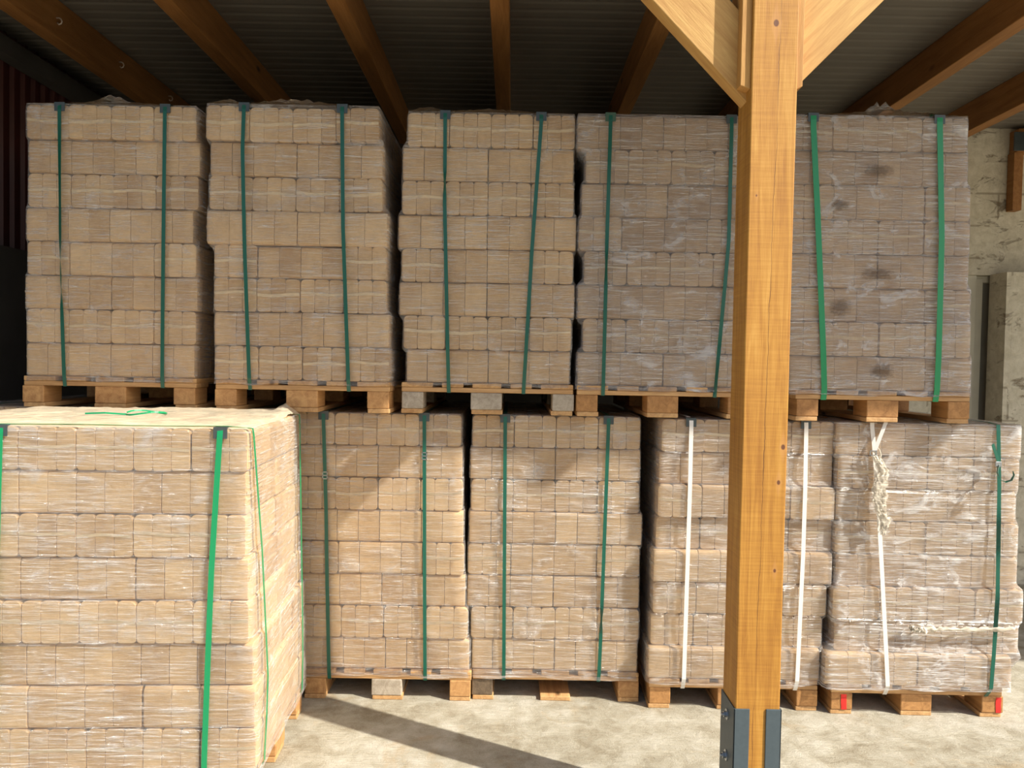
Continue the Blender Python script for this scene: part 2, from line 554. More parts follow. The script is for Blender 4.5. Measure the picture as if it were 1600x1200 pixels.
def tag(o, label, cat, group=None):
    o['label'] = label
    o['category'] = cat
    if group:
        o['group'] = group
    return o


def struct(o):
    o['kind'] = 'structure'
    return o


# ------------------------------------------------------------------ setting
# yard and shed floor
bm = bmesh.new()
box(bm, -14, 16, -14, 12, -0.2, 0.0)
struct(mesh_obj('floor', bm, M['concrete']))

Y_BACK = 6.0
ROOF_Z, EAVE_Y = 3.50, 2.46
XL, XR = -2.95, 7.5
# ribbed roof lining, ribs run left to right
bm = bmesh.new()
prof = []
y = EAVE_Y
while y < Y_BACK + 0.3:
    prof += [(y, ROOF_Z), (y + 0.055, ROOF_Z), (y + 0.07, ROOF_Z + 0.004), (y + 0.085, ROOF_Z + 0.004), (y + 0.10, ROOF_Z)]
    y += 0.10
prev = None
for yy, zz in prof:
    cur = [bm.verts.new((x, yy, zz)) for x in (XL - 0.2, XR)]
    top = None
    if prev:
        bm.faces.new((prev[0], prev[1], cur[1], cur[0]))
    prev = cur
struct(mesh_obj('ceiling', bm, M['roofsheet']))
bm = bmesh.new()
box(bm, XL - 0.25, XR + 0.05, EAVE_Y - 0.03, Y_BACK + 0.35, ROOF_Z + 0.02, ROOF_Z + 0.08)
struct(mesh_obj('trim_1', bm, M['roofout']))

# rafters
RX = [-2.52, -1.72, -0.90, -0.135, 0.67, 1.5, 2.38, 3.16, 3.95, 4.75, 5.55, 6.35]
rlabel = [
    'leftmost orange wooden rafter along the dark wall, with small pale hooks',
    'second orange wooden rafter from the left, above the left upper stack',
    'third orange wooden rafter from the left, between second and third upper stacks',
    'near-vertical looking wooden rafter above the third upper stack',
    'dim wooden rafter that runs behind the left brace of the post',
    'wooden rafter hidden behind the post and its right brace',
    'broad dark wooden rafter above the upper stack right of the post',
    'wooden rafter in the right corner meeting the whitewashed wall',
]
rafters = []
for i, x in enumerate(RX[:9]):
    bm = bmesh.new()
    w = 0.09
    box(bm, -w / 2, w / 2, 0, Y_BACK - EAVE_Y - 0.02, -0.20, 0.0)
    o = mesh_obj('rafter', bm, M['rafter'], loc=(x + w / 2, EAVE_Y + 0.01, ROOF_Z), bevel=0.004)
    lab = rlabel[i] if i < len(rlabel) else 'wooden rafter beyond the right edge of the stacks'
    tag(o, lab, 'rafter', 'roof rafters')
    rafters.append(o)

# header beam carried by the post (above the picture)
PX0 = at(1149, 1100, 2.58).x
PW = 0.152
PCX = PX0 + PW / 2
PY0 = 2.58
bm = bmesh.new()
box(bm, XL + 0.02, XR - 0.1, -0.07, 0.07, 0, 0.08)
o = mesh_obj('header_beam', bm, M['rafter'], loc=(0, PY0 + 0.078, ROOF_Z - 0.28), bevel=0.004)
tag(o, 'long wooden header beam carried on top of the post', 'beam')

# left wall: dark render below, dark red ribbed sheet above
bm = bmesh.new()
box(bm, XL - 0.2, XL, EAVE_Y + 0.1, Y_BACK, 0, 2.25)
struct(mesh_obj('wall_left', bm, M['darkwall']))
bm = bmesh.new()
y = EAVE_Y + 0.1
prev = None
while y < Y_BACK:
    for dy, dx in ((0, 0), (0.04, 0), (0.055, 0.02), (0.085, 0.02), (0.1, 0)):
        cur = [bm.verts.new((XL - 0.06 + dx, y + dy, z)) for z in (2.25, ROOF_Z + 0.012)]
        if prev:
            bm.faces.new((prev[0], cur[0], cur[1], prev[1]))
        prev = cur
    y += 0.1
struct(mesh_obj('wall_left_sheet', bm, M['redsheet']))
bm = bmesh.new()
box(bm, XL - 0.03, XL + 0.06, EAVE_Y + 0.1, Y_BACK, ROOF_Z - 0.18, ROOF_Z - 0.08)
struct(mesh_obj('trim_2', bm, M['darkwall']))

# back wall with door opening
dL = at(1500, 500, Y_BACK).x
dR = at(1572, 500, Y_BACK).x
dT = at(1540, 430, Y_BACK).z
bm = bmesh.new()
for x0, x1, z0, z1 in ((2.3, dL, 0, ROOF_Z), (dR, XR, 0, ROOF_Z), (dL, dR, dT, ROOF_Z)):
    box(bm, x0, x1, Y_BACK, Y_BACK + 0.25, z0, z1)
struct(mesh_obj('wall_back', bm, M['white']))
bm = bmesh.new()
box(bm, XL - 0.2, 2.3, Y_BACK, Y_BACK + 0.25, 0, ROOF_Z)  # left part coloured dark, putting shade into the back of the shed
struct(mesh_obj('wall_back_dark', bm, M['darkwall']))
# whitewashed pier that stands proud of the wall right of the door
bm = bmesh.new()
pz = at(1585, 425, Y_BACK - 0.2).z
box(bm, at(1571, 500, Y_BACK - 0.2).x, XR, Y_BACK - 0.2, Y_BACK + 0.01, 0, pz, 0)
struct(mesh_obj('wall_back_pier', bm, M['white']))
# door leaf and frame
dr = empty('door_1', ((dL + dR) / 2, Y_BACK + 0.1, 0))
dr['kind'] = 'structure'
cx = (dL + dR) / 2
bm = bmesh.new()
box(bm, dL - cx + 0.13, dR - cx, 0.02, 0.06, 0.0, dT)
mesh_obj('door_leaf', bm, M['doorpanel'], dr)
bm = bmesh.new()
box(bm, dL - cx, dL - cx + 0.13, -0.08, 0.06, 0, dT)
box(bm, dL - cx + 0.13, dL - cx + 0.2, -0.05, 0.03, 0, dT - 0.02)
box(bm, dL - cx, dR - cx, -0.04, 0.05, dT - 0.05, dT - 0.001)
mesh_obj('door_frame', bm, M['frame'], dr, bevel=0.004)

# timber bracket on the wall, right edge of the picture
wb = empty('wall_bracket', (at(1588, 240, Y_BACK - 0.05).x, Y_BACK - 0.06, at(1588, 330, Y_BACK - 0.05).z),
           label='short upright timber with beam end fixed to the whitewashed wall near the right edge', cat='bracket')
hgt = at(1588, 240, Y_BACK - .05).z - at(1588, 330, Y_BACK - .05).z
bm = bmesh.new(); box(bm, -0.04, 0.03, -0.03, 0.05, 0, hgt)
mesh_obj('upright', bm, M['rafter'], wb, bevel=0.003)
bm = bmesh.new(); box(bm, -0.03, 0.9, -0.06, 0.05, hgt, hgt + 0.17)
mesh_obj('beam_end', bm, M['rafter'], wb, bevel=0.003)
bm = bmesh.new(); box(bm, -0.07, 0.01, -0.075, -0.06, hgt + 0.0, hgt + 0.14)
mesh_obj('plate', bm, M['plastic_dark'], wb, bevel=0.002)

# ------------------------------------------------------------------ post with braces and steel shoe
post = empty('timber_post', (PCX, PY0 + PW / 2, 0),
             label='square yellow timber post with two diagonal braces and a steel shoe, right of centre', cat='post')
bm = bmesh.new()
hz = [0.1 + i * 0.1 for i in range(31)] + [ROOF_Z - 0.28]
h = PW / 2
prev = None
for z in hz:
    j = lambda s: noise.noise(Vector((s, z * 1.7, 0))) * 0.0018
    ring = [bm.verts.new((x + j(i + 1), y_, z)) for i, (x, y_) in enumerate(((-h, -h), (h, -h), (h, h), (-h, h)))]
    if prev:
        for k in range(4):
            bm.faces.new((prev[k], prev[(k + 1) % 4], ring[(k + 1) % 4], ring[k]))
    else:
        bm.faces.new(ring[::-1])
    prev = ring
bm.faces.new(prev)
mesh_obj('shaft', bm, M['post'], post, bevel=0.004)
# braces: front face set back behind the face of the post
BY0, BY1 = -h + 0.055, -h + 0.125
ZLR = at(1250, 145, PY0 + 0.055).z
for s, zl in ((-1, at(1155, 160, PY0 + 0.055).z), (1, ZLR)):
    L = 0.84
    zt = ROOF_Z - 0.28 - 0.001
    # trim to the underside of the header
    p = [(s * (h - 0.002), zl), (s * (h + (zt - zl) / 1.03), zt), (s * (h + (zt - zl - 0.275) / 1.03), zt), (s * (h - 0.002), zl + 0.275)]
    bm = bmesh.new()
    prism(bm, p, BY0, BY1)
    # local frame rotated so that the grain follows the brace
    ang = math.atan2(1.03, 1) * s
    mw = Matrix.Translation((s * h, 0, zl)) @ Matrix.Rotation(-ang, 4, 'Y')
    bm.transform(mw.inverted())
    b = mesh_obj('brace', bm, M['brace'], post, bevel=0.003)
    b.matrix_local = mw
    # cleat between post and brace
    bm = bmesh.new()
    zc = at(1165, 137, PY0).z
    x0, x1 = sorted((s * h, s * (h + (0.034 if s < 0 else 0.022))))
    pts = [(x0, zc + (0.012 if s < 0 else 0)), (x1, zc + (0 if s < 0 else 0.012)), (x1, zt), (x0, zt)]
    prism(bm, pts, -h + 0.012, BY1 + 0.01)
    mesh_obj('cleat', bm, M['cleat'], post, bevel=0.002)
# steel shoe: two folded angles hugging the post corners, base plate below
zs = at(1160, 1107, PY0).z
for s in (-1, 1):
    bm = bmesh.new()
    t_ = 0.005
    x_out = s * (h + t_)
    a, b_ = sorted((s * h, x_out))
    box(bm, a, b_, -h - t_, h + t_, 0.01, zs)
    a, b_ = sorted((x_out, s * (h - 0.048)))
    box(bm, a, b_, -h - t_, -h, 0.01, zs)
    box(bm, a, b_, h, h + t_, 0.01, zs)
    br = mesh_obj('shoe_angle', bm, M['steel_paint'], post, bevel=0.0015)
    br['label'] = 'slate grey steel angle'
    for zb in (zs - 0.055, zs - 0.20):
        bm = bmesh.new()
        for r_, x0, x1, sg in ((0.019, 0.0, 0.003, 20), (0.011, 0.003, 0.013, 6), (0.006, 0.013, 0.022, 12)):
            vv = [[bm.verts.new((s * (h + t_ + xx), math.cos(2 * math.pi * k / sg) * r_, zb + math.sin(2 * math.pi * k / sg) * r_)) for k in range(sg)] for xx in (x0, x1)]
            for k in range(sg):
                bm.faces.new((vv[0][k], vv[0][(k + 1) % sg], vv[1][(k + 1) % sg], vv[1][k]))
            bm.faces.new(vv[1]); bm.faces.new(vv[0][::-1])
        o = mesh_obj('bolt', bm, M['steel'], br)
        o['label'] = 'zinc bolt with washer'
bm = bmesh.new()
box(bm, -0.12, 0.12, -0.12, 0.12, 0, 0.012)
mesh_obj('base_plate', bm, M['steel_paint'], post)

# small hooks on the leftmost rafter
for n_, (hx, hy) in enumerate(((88, 28), (186, 97), (263, 150))):
    x = RX[0] + 0.09
    # depth at which this pixel looks at that rafter side
    d = CAMR @ Vector(((hx - 800) / FPX, -(hy - 600) / FPX, -1))
    k = x / d.x
    P = Vector((x, d.y * k, CAMH + d.z * k))
    bm = bmesh.new()
    pts = [(0, 0, 0), (0.015, 0, 0), (0.025, 0, -0.006), (0.03, 0, -0.018), (0.026, 0, -0.03), (0.014, 0, -0.034), (0.006, 0, -0.026)]
    tube(bm, pts, 0.004, 8)
    o = mesh_obj('hook', bm, M['hook'], loc=P, smooth=True)
    tag(o, ['pale hook on the leftmost rafter, nearest the top left corner',
            'pale hook on the leftmost rafter, middle one of the three',
            'tiny pale hook on the leftmost rafter, farthest and just above the stack'][n_], 'hook', 'rafter hooks')

# ------------------------------------------------------------------ pallets
def make_block_mesh(w, l, h_):
    bm = bmesh.new()
    box(bm, -w / 2, w / 2, -l / 2, l / 2, 0, h_)
    return bm


PAL_LABELS = {}


def pallet(loc, rz, label, block='block', tweak=None, group='pallets'):
    """euro pallet, 0.8 wide (x) by 1.2 long (y); origin at the ground centre"""
    root = empty('wooden_pallet', loc, rz, label, 'pallet', group)
    bx = [(-0.35, 0.1), (0.0, 0.145), (0.35, 0.1)]
    by = [(-0.5275, 0.145), (0, 0.145), (0.5275, 0.145)]
    for xi, (x, w) in enumerate(bx):
        bm = bmesh.new()
        box(bm, -w / 2, w / 2, -0.6, 0.6, 0, 0.021)
        o = mesh_obj('bottom_board', bm, M['pal_y'], root, loc=(x + random.uniform(-0.004, 0.004), 0, 0), bevel=0.003)
        for yi, (y_, l) in enumerate(by):
            if tweak and tweak.get((xi, yi)) == 'none':
                continue
            bm = bmesh.new()
            box(bm, -w / 2, w / 2, -l / 2, l / 2, 0.0, 0.078)
            mk = block
            if tweak and (xi, yi) in tweak and tweak[(xi, yi)] in M:
                mk = tweak[(xi, yi)]
            b = mesh_obj('block', bm, M[mk], root, loc=(x + random.uniform(-0.006, 0.006), y_ + random.uniform(-0.004, 0.002), 0.0215), bevel=0.004)
            if tweak and tweak.get('red') and yi == 0 and xi in tweak['red']:
                bm = bmesh.new()
                xs = tweak['red'][xi]
                box(bm, xs - 0.013, xs + 0.013, -l / 2 - 0.0022, -l / 2 - 0.0004, 0.002, 0.074, 0.0)
                bmesh.ops.subdivide_edges(bm, edges=bm.edges[:], cuts=3)
                for v in bm.verts:
                    v.co.x += noise.noise(v.co * 60) * 0.006
                p_ = mesh_obj('paint_mark', bm, M['red_paint'], b)
                p_['label'] = 'red sprayed stripe'
    for y_, l in by:
        bm = bmesh.new()
        box(bm, -0.4, 0.4, -l / 2, l / 2, 0, 0.0215)
        mesh_obj('stringer_board', bm, M['pal_x'], root, loc=(0, y_, 0.1), bevel=0.003)
    x = -0.4
    for w, g in ((0.145, 0.0425), (0.1, 0.0275 + 0.015), (0.135, 0.0425), (0.1, 0.0425), (0.15, 0)):
        bm = bmesh.new()
        box(bm, 0, w, -0.6, 0.6, 0, 0.0215)
        mesh_obj('deck_board', bm, M['pal_y'], root, loc=(x, random.uniform(-0.004, 0.004), 0.122), bevel=0.003)
        x += w + g
    return root


# ------------------------------------------------------------------ briquette packs
BW, BL, BH = 0.0655, 0.0985, 0.1535   # one pressed brick


def pack_bm(seed):
    rnd = random.Random(seed)
    bm = bmesh.new()
    for ix in range(3):
        for iy in range(4):
            w = BW - 0.0006 - rnd.uniform(0, 0.0006)
            hh = BH - rnd.uniform(0, 0.003)
            cx_ = (ix - 1) * (BW - 0.0001)
            cy_ = (iy - 1.5) * (BL + 0.0010) + rnd.uniform(-0.0006, 0.0006)
            l = BL - 0.0010
            prof_ = []
            for (qx, qz, a0) in ((1, 1, 0), (-1, 1, 90), (-1, -1, 180), (1, -1, 270)):
                for k in range(4):
                    a = R(a0 + 30 * k)
                    r_ = (0.019 if (ix - 1) * qx > 0 else 0.0115) * (1.0 if qz > 0 else 0.75)
                    prof_.append((qx * (w / 2 - r_) + math.cos(a) * r_, (hh - r_ if qz > 0 else r_) + math.sin(a) * r_))
            rings = []
            c1 = 0.0035 if iy == 0 else 0.0018
            c2 = 0.0035 if iy == 3 else 0.0018
            for yy, ins in ((-l / 2, c1), (-l / 2 + c1 * 0.3, c1 * 0.3), (-l / 2 + c1, 0), (l / 2 - c2, 0), (l / 2 - c2 * 0.3, c2 * 0.3), (l / 2, c2)):
                ring = []
                for (px_, pz_) in prof_:
                    sx = (w / 2 - ins * (0.35 if ins > 0.0005 else 1)) / (w / 2)
                    zc = hh / 2
                    sz = (hh / 2 - ins) / (hh / 2)
                    ring.append(bm.verts.new((cx_ + px_ * sx, cy_ + yy, zc + (pz_ - zc) * sz)))
                rings.append(ring)
            n_ = len(prof_)
            for a_, b_ in zip(rings, rings[1:]):
                for k in range(n_):
                    bm.faces.new((a_[k], a_[(k + 1) % n_], b_[(k + 1) % n_], b_[k]))
            bm.faces.new(rings[0]); bm.faces.new(rings[-1][::-1])
    bmesh.ops.recalc_face_normals(bm, faces=bm.faces[:])
    # welded film seam across both end faces
    for s in (-1, 1):
        yy = s * (2 * (BL + 0.001) + 0.0012)
        pts, wd = [], []
        ph = rnd.uniform(0, 6)
        zoff = 0.080 + rnd.uniform(-0.006, 0.006)
        for k in range(15):
            x = -1.5 * BW + 0.002 + (3 * BW - 0.004) * k / 14
            pts.append((x, yy, zoff + 0.004 * math.sin(ph + k * 0.33) + rnd.uniform(-0.001, 0.001)))
            wd.append((0, 0.2 * s, 1))
        ribbon(bm, pts, wd, 0.010 + rnd.uniform(0, 0.005), 0.0010, mi=1)
    return bm


PACKS = {}
for kind in ('briq_warm', 'briq_pink'):
    lst = []
    for s in range(4):
        bm = pack_bm(100 + s)
        me = bpy.data.meshes.new('briquette_pack')
        bm.to_mesh(me)
        bm.free()
        me.materials.append(M[kind])
        me.materials.append(M['seam'])
        for p in me.polygons:
            p.use_smooth = False
        lst.append(me)
    PACKS[kind] = lst


def add_pack(root, kind, x, y_, z, rot, sx, sy, sz, roll=0.0):
    o = bpy.data.objects.new('briquette_pack', random.choice(PACKS[kind]))
    C.objects.link(o)
    o.parent = root
    o.location = (x, y_, z)
    o.rotation_euler = (0, roll, rot)
    o.scale = (sx, sy, sz)
    return o


def hull_front(pts):
    """outer (lowest value) convex chain of (z, y) points: where a taut strap lies"""
    pts = sorted(pts)
    out = []
    for p in pts:
        while len(out) >= 2:
            (x1, y1), (x2, y2) = out[-2], out[-1]
            if (x2 - x1) * (p[1] - y1) - (y2 - y1) * (p[0] - x1) <= 0:
                out.pop()
            else:
                break
        out.append(p)
    return out


def lerp_chain(ch, z):
    if z <= ch[0][0]:
        return ch[0][1]
    for (a, ya), (b, yb) in zip(ch, ch[1:]):
        if z <= b:
            return ya + (yb - ya) * (z - a) / max(b - a, 1e-6)
    return ch[-1][1]


class Load:
    """eight layers of briquette packs; layers are listed from the top: (type, x0, x1, dy)"""

    def __init__(self, root, kind, layers, LH, film='film', tufts=(), top_amp=0.004, hem=-0.02, seed=0, roll=0.006, sag=0.0, cover=None):
        self.root, self.LH = root, LH
        rnd = random.Random(seed)
        self.ext = []
        n = len(layers)
        self.n = n
        self.H = n * LH
        for i, (ty, x0, x1, dy) in enumerate(layers):
            z0 = (n - 1 - i) * LH
            w = x1 - x0
            s4 = w / 4
            ys = 1.19 / 3
            sx = (s4 - 0.0015) / (3 * BW)
            syl = (ys - 0.002) / (4 * BL + 0.003)
            szz = (LH - 0.0006) / BH
            jit = lambda a: rnd.uniform(-a, a)
            z = z0 + 0.0002
            cols = []
            sg = lambda xc: (sag * max(0, 1 - (2 * (xc - x0) / w - 1) ** 2) if i < 4 else 0.0)
            sq = lambda xc: (1 - sag * max(0, 1 - (2 * (xc - x0) / w - 1) ** 2) / LH if i == 4 else 1.0)
            if ty == 'E':
                cols = [('e', x0 + s4 * (k + 0.5)) for k in range(4)]
            elif ty == 'L':
                cols = [('l', x0 + w * 0.25), ('l', x0 + w * 0.75)]
            else:
                cols = [('e', x0 + s4 * 0.5), ('l', x0 + w / 2), ('e', x1 - s4 * 0.5)]
            for ci, (ct, xc) in enumerate(cols):
                outer = ci in (0, len(cols) - 1)
                if ct == 'e':
                    colroll = jit(roll)
                    for r in range(3):
                        if not outer and r > 0 and i > 0:
                            continue      # buried inside the load
                        yc = -0.595 + dy + ys * (r + 0.5)
                        add_pack(root, kind, xc + jit(0.0008), yc + (jit(0.005) if r == 0 else 0), z + 0.0003 - sg(xc), jit(0.006) + (math.pi if rnd.random() < .5 else 0),
                                 sx, syl, szz * sq(xc), math.atan(2 * sag * (2 * (xc - x0) / w - 1) / (w / 2)) * -0.5 if i < 4 else 0)
                else:
                    yd = 1.19 / 6
                    sxx = (yd - 0.0015) / (3 * BW)
                    syy = (w / 2 - 0.003) / (4 * BL + 0.003)
                    for r in range(6):
                        if not outer and r > 0 and i > 0:
                            continue
                        yc = -0.595 + dy + yd * (r + 0.5)
                        add_pack(root, kind, xc + jit(0.0008), yc + (jit(0.004) if r == 0 else 0), z + 0.0003 - sg(xc),
                                 math.pi / 2 + jit(0.004) + (math.pi if rnd.random() < .5 else 0), sxx, syy, szz * sq(xc))
            self.ext.append((z0, z0 + LH, x0 - 0.003, x1 + 0.003, -0.600 + dy - 0.004, 0.60 + dy + 0.004))
        self.cover = cover
        self.film(film, tufts, top_amp, hem, rnd.uniform(0, 50))

    def env(self, z, slope=0.9):
        xm = min(e[2] + slope * max(e[0] - z, z - e[1], 0) for e in self.ext)
        xM = max(e[3] - slope * max(e[0] - z, z - e[1], 0) for e in self.ext)
        ym = min(e[4] + slope * max(e[0] - z, z - e[1], 0) for e in self.ext)
        yM = max(e[5] - slope * max(e[0] - z, z - e[1], 0) for e in self.ext)
        return xm, xM, ym, yM

    def film(self, mat, tufts, top_amp, hem, off):
        bm = bmesh.new()
        NX, NYs, NB = 46, 30, 10
        H = self.H
        zs_ = [hem + (H + 0.003 - hem) * k / 76 for k in range(77)]
        rings = []
        r = 0.014

        def ring_params():
            P = []
            for k in range(NX):
                P.append(('f', (k + 0.5) / NX))
            for k in range(NYs):
                P.append(('r', (k + 0.5) / NYs))
            for k in range(NB):
                P.append(('b', (k + 0.5) / NB))
            for k in range(NYs):
                P.append(('l', (k + 0.5) / NYs))
            return P
        P = ring_params()
        for zi, z in enumerate(zs_):
            xm, xM, ym, yM = self.env(min(max(z, 0.004), H - 0.004))
            rr = []
            for side, u in P:
                if side == 'f':
                    p = Vector((xm + (xM - xm) * u, ym, z)); nn = Vector((0, -1, 0))
                elif side == 'r':
                    p = Vector((xM, ym + (yM - ym) * u, z)); nn = Vector((1, 0, 0))
                elif side == 'b':
                    p = Vector((xM + (xm - xM) * u, yM, z)); nn = Vector((0, 1, 0))
                else:
                    p = Vector((xm, yM + (ym - yM) * u, z)); nn = Vector((-1, 0, 0))
                # ease the corners
                e = min(u, 1 - u) * ((xM - xm) if side in 'fb' else (yM - ym))
                if e < r:
                    p -= nn * (r - e) * 0.25
                q = Vector((p.x * 3 + off, p.y * 3, z * 14))
                q2 = Vector((p.x * 12 + z * 9 + off, p.y * 12, z * 24 - p.x * 8))
                amp = 0.0022 * (noise.noise(q) + 0.55) + 0.0012 * (noise.noise(q2) + 0.4)
                p += nn * max(amp, -0.0005)
                if zi == 0:
                    p.z += 0.016 * noise.noise(Vector((p.x * 7 + off, p.y * 7, 0)))
                    p += nn * 0.003
                if zi >= 75:
                    p -= nn * (0.006 if zi == 76 else 0.001)
                rr.append(bm.verts.new(p))
            rings.append(rr)
        n_ = len(P)
        for a, b in zip(rings, rings[1:]):
            for k in range(n_):
                bm.faces.new((a[k], a[(k + 1) % n_], b[(k + 1) % n_], b[k]))
        # top cap with puckers
        xm, xM, ym, yM = self.env(H - 0.004)
        GX, GY = 60, 50
        grid = []
        for i in range(GX + 1):
            row = []
            for j in range(GY + 1):
                u, v = i / GX, j / GY
                x = xm + 0.006 + (xM - xm - 0.012) * u
                y_ = ym + 0.006 + (yM - ym - 0.012) * v
                e = min(u, 1 - u, v, 1 - v)
                k = min(1, e * 14)
                z = H + (0.016 * min(1, e * 40) if self.cover else 0.004) + top_amp * (0.5 + noise.noise(Vector((x * 9 + off, y_ * 9, 3)))) * k
                z += top_amp * 0.5 * abs(noise.noise(Vector((x * 30 + off, y_ * 26, 1)))) * k
                for (tx, ty_, th, tw) in tufts:
                    dd = ((x - tx) / tw) ** 2 + ((y_ - ym - ty_) / (0.03)) ** 2
                    z += th * math.exp(-dd) * (0.75 + 0.5 * noise.noise(Vector((x * 40, y_ * 30, off))))
                row.append(bm.verts.new((x, y_, z)))
            grid.append(row)
        for i in range(GX):
            for j in range(GY):
                f = bm.faces.new((grid[i][j], grid[i + 1][j], grid[i + 1][j + 1], grid[i][j + 1]))
                f.material_index = 1
        o = mesh_obj('stretch_film', bm, [M[mat], M[self.cover or mat]], self.root, smooth=True)
        o['label'] = 'clear plastic stretch film'
        self.off = off

    def strap(self, zx, mat, width=0.017, prot='plastic_dark', buckle=None, axis='f', twist=None, label=None, buckle_mat='steel', split=None):
        """zx: list of (z, x) positions on the front; loop over the top, down the back and under the deck"""
        H = self.H
        zlo = -0.0455
        zx = sorted(zx)

        def xat(z):
            return lerp_chain(zx, z)
        d = 0.0075
        if axis == 'f':
            fr = hull_front([(z, e[4] - d) for e in self.ext for z in (e[0] + .002, e[1])] + [(zlo, -0.6015), (H + 0.004, self.ext[0][4] - d + 0.004)])
            bk = hull_front([(z, -e[5] - d) for e in self.ext for z in (e[0] + .002, e[1])] + [(zlo, -0.6015)])
            bk = [(a, -b) for a, b in bk]
            mk = lambda z, s, t: Vector((s, t, z))
        else:
            fr = hull_front([(z, e[2] - d) for e in self.ext for z in (e[0] + .002, e[1])] + [(zlo, -0.4015), (H + 0.004, self.ext[0][2] - d + 0.004)])
            bk = hull_front([(z, -e[3] - d) for e in self.ext for z in (e[0] + .002, e[1])] + [(zlo, -0.4015)])
            bk = [(a, -b) for a, b in bk]
            mk = lambda z, s, t: Vector((t, s, z))
        pts, wd = [], []
        side = Vector((1, 0, 0)) if axis == 'f' else Vector((0, 1, 0))
        outw = Vector((0, -1, 0)) if axis == 'f' else Vector((-1, 0, 0))
        NZ = 48
        for k in range(NZ + 1):
            z = zlo + (H + 0.002 - zlo) * k / NZ
            pts.append(mk(z, xat(z), lerp_chain(fr, z)))
            a = 0.0
            if twist:
                for (tz, tw, ta) in twist:
                    a += ta * math.exp(-((z - tz) / tw) ** 2)
            wd.append(side * math.cos(a) + outw * math.sin(a))
        fy = lerp_chain(fr, H)
        by_ = lerp_chain(bk, H)
        for k in range(1, 16):
            t = k / 16
            pts.append(mk(H + 0.0085 + 0.001 * math.sin(k), xat(H), fy + 0.006 + (by_ - fy - 0.012) * t)); wd.append(side)
        for k in range(9):
            z = H - (H - zlo) * k / 8
            pts.append(mk(z, xat(z), lerp_chain(bk, z))); wd.append(side)
        for k in range(1, 6):
            t = k / 6
            pts.append(mk(zlo, xat(zlo), pts[-1][1 if axis == 'f' else 0] * 1.0 if False else (lerp_chain(bk, zlo) + (lerp_chain(fr, zlo) - lerp_chain(bk, zlo)) * t))); wd.append(side)
        bm = bmesh.new()
        ribbon(bm, pts, wd, width, 0.0012, closed=True)
        o = mesh_obj('strap', bm, M[mat], self.root)
        if label:
            o['label'] = label
        if prot:
            bm = bmesh.new()
            x = xat(H)
            w = 0.024
            fo = self.ext[0][4] if axis == 'f' else self.ext[0][2]
            # folded corner guard under the strap
            sec = [(fo - 0.0065, H - 0.034), (fo - 0.0045, H - 0.034), (fo - 0.0045, H + 0.0035), (fo + 0.04, H + 0.0045), (fo + 0.04, H + 0.0072), (fo - 0.0065, H + 0.0065)]
            A = [bm.verts.new(mk(z, x - w, t)) for t, z in sec]
            B = [bm.verts.new(mk(z, x + w, t)) for t, z in sec]
            for k in range(6):
                bm.faces.new((A[k], A[(k + 1) % 6], B[(k + 1) % 6], B[k]))
            bm.faces.new(A[::-1]); bm.faces.new(B)
            p_ = mesh_obj('corner_guard', bm, M[prot], o)
            p_['label'] = 'dark plastic corner guard'
        if buckle is not None:
            z = buckle
            c = mk(z, xat(z), lerp_chain(fr, z))
            bm = bmesh.new()
            w = width / 2 + 0.004
            # wire buckle: a small frame with a bar
            for (a0, a1, b0, b1) in ((-w, w, 0.014, 0.018), (-w, w, -0.018, -0.014), (-w, -w + 0.004, -0.018, 0.018), (w - 0.004, w, -0.018, 0.018), (-w, w, -0.002, 0.002)):
                if axis == 'f':
                    box(bm, c.x + a0, c.x + a1, c.y - 0.004, c.y - 0.0008, c.z + b0, c.z + b1)
                else:
                    box(bm, c.x - 0.004, c.x - 0.0008, c.y + a0, c.y + a1, c.z + b0, c.z + b1)
            q = mesh_obj('buckle', bm, M[buckle_mat], o)
            q['label'] = 'small wire buckle'
        return o


# ------------------------------------------------------------------ the stacks
PAL_H = 0.1435
LOW_LH, UP_LH = 0.1540, 0.1560


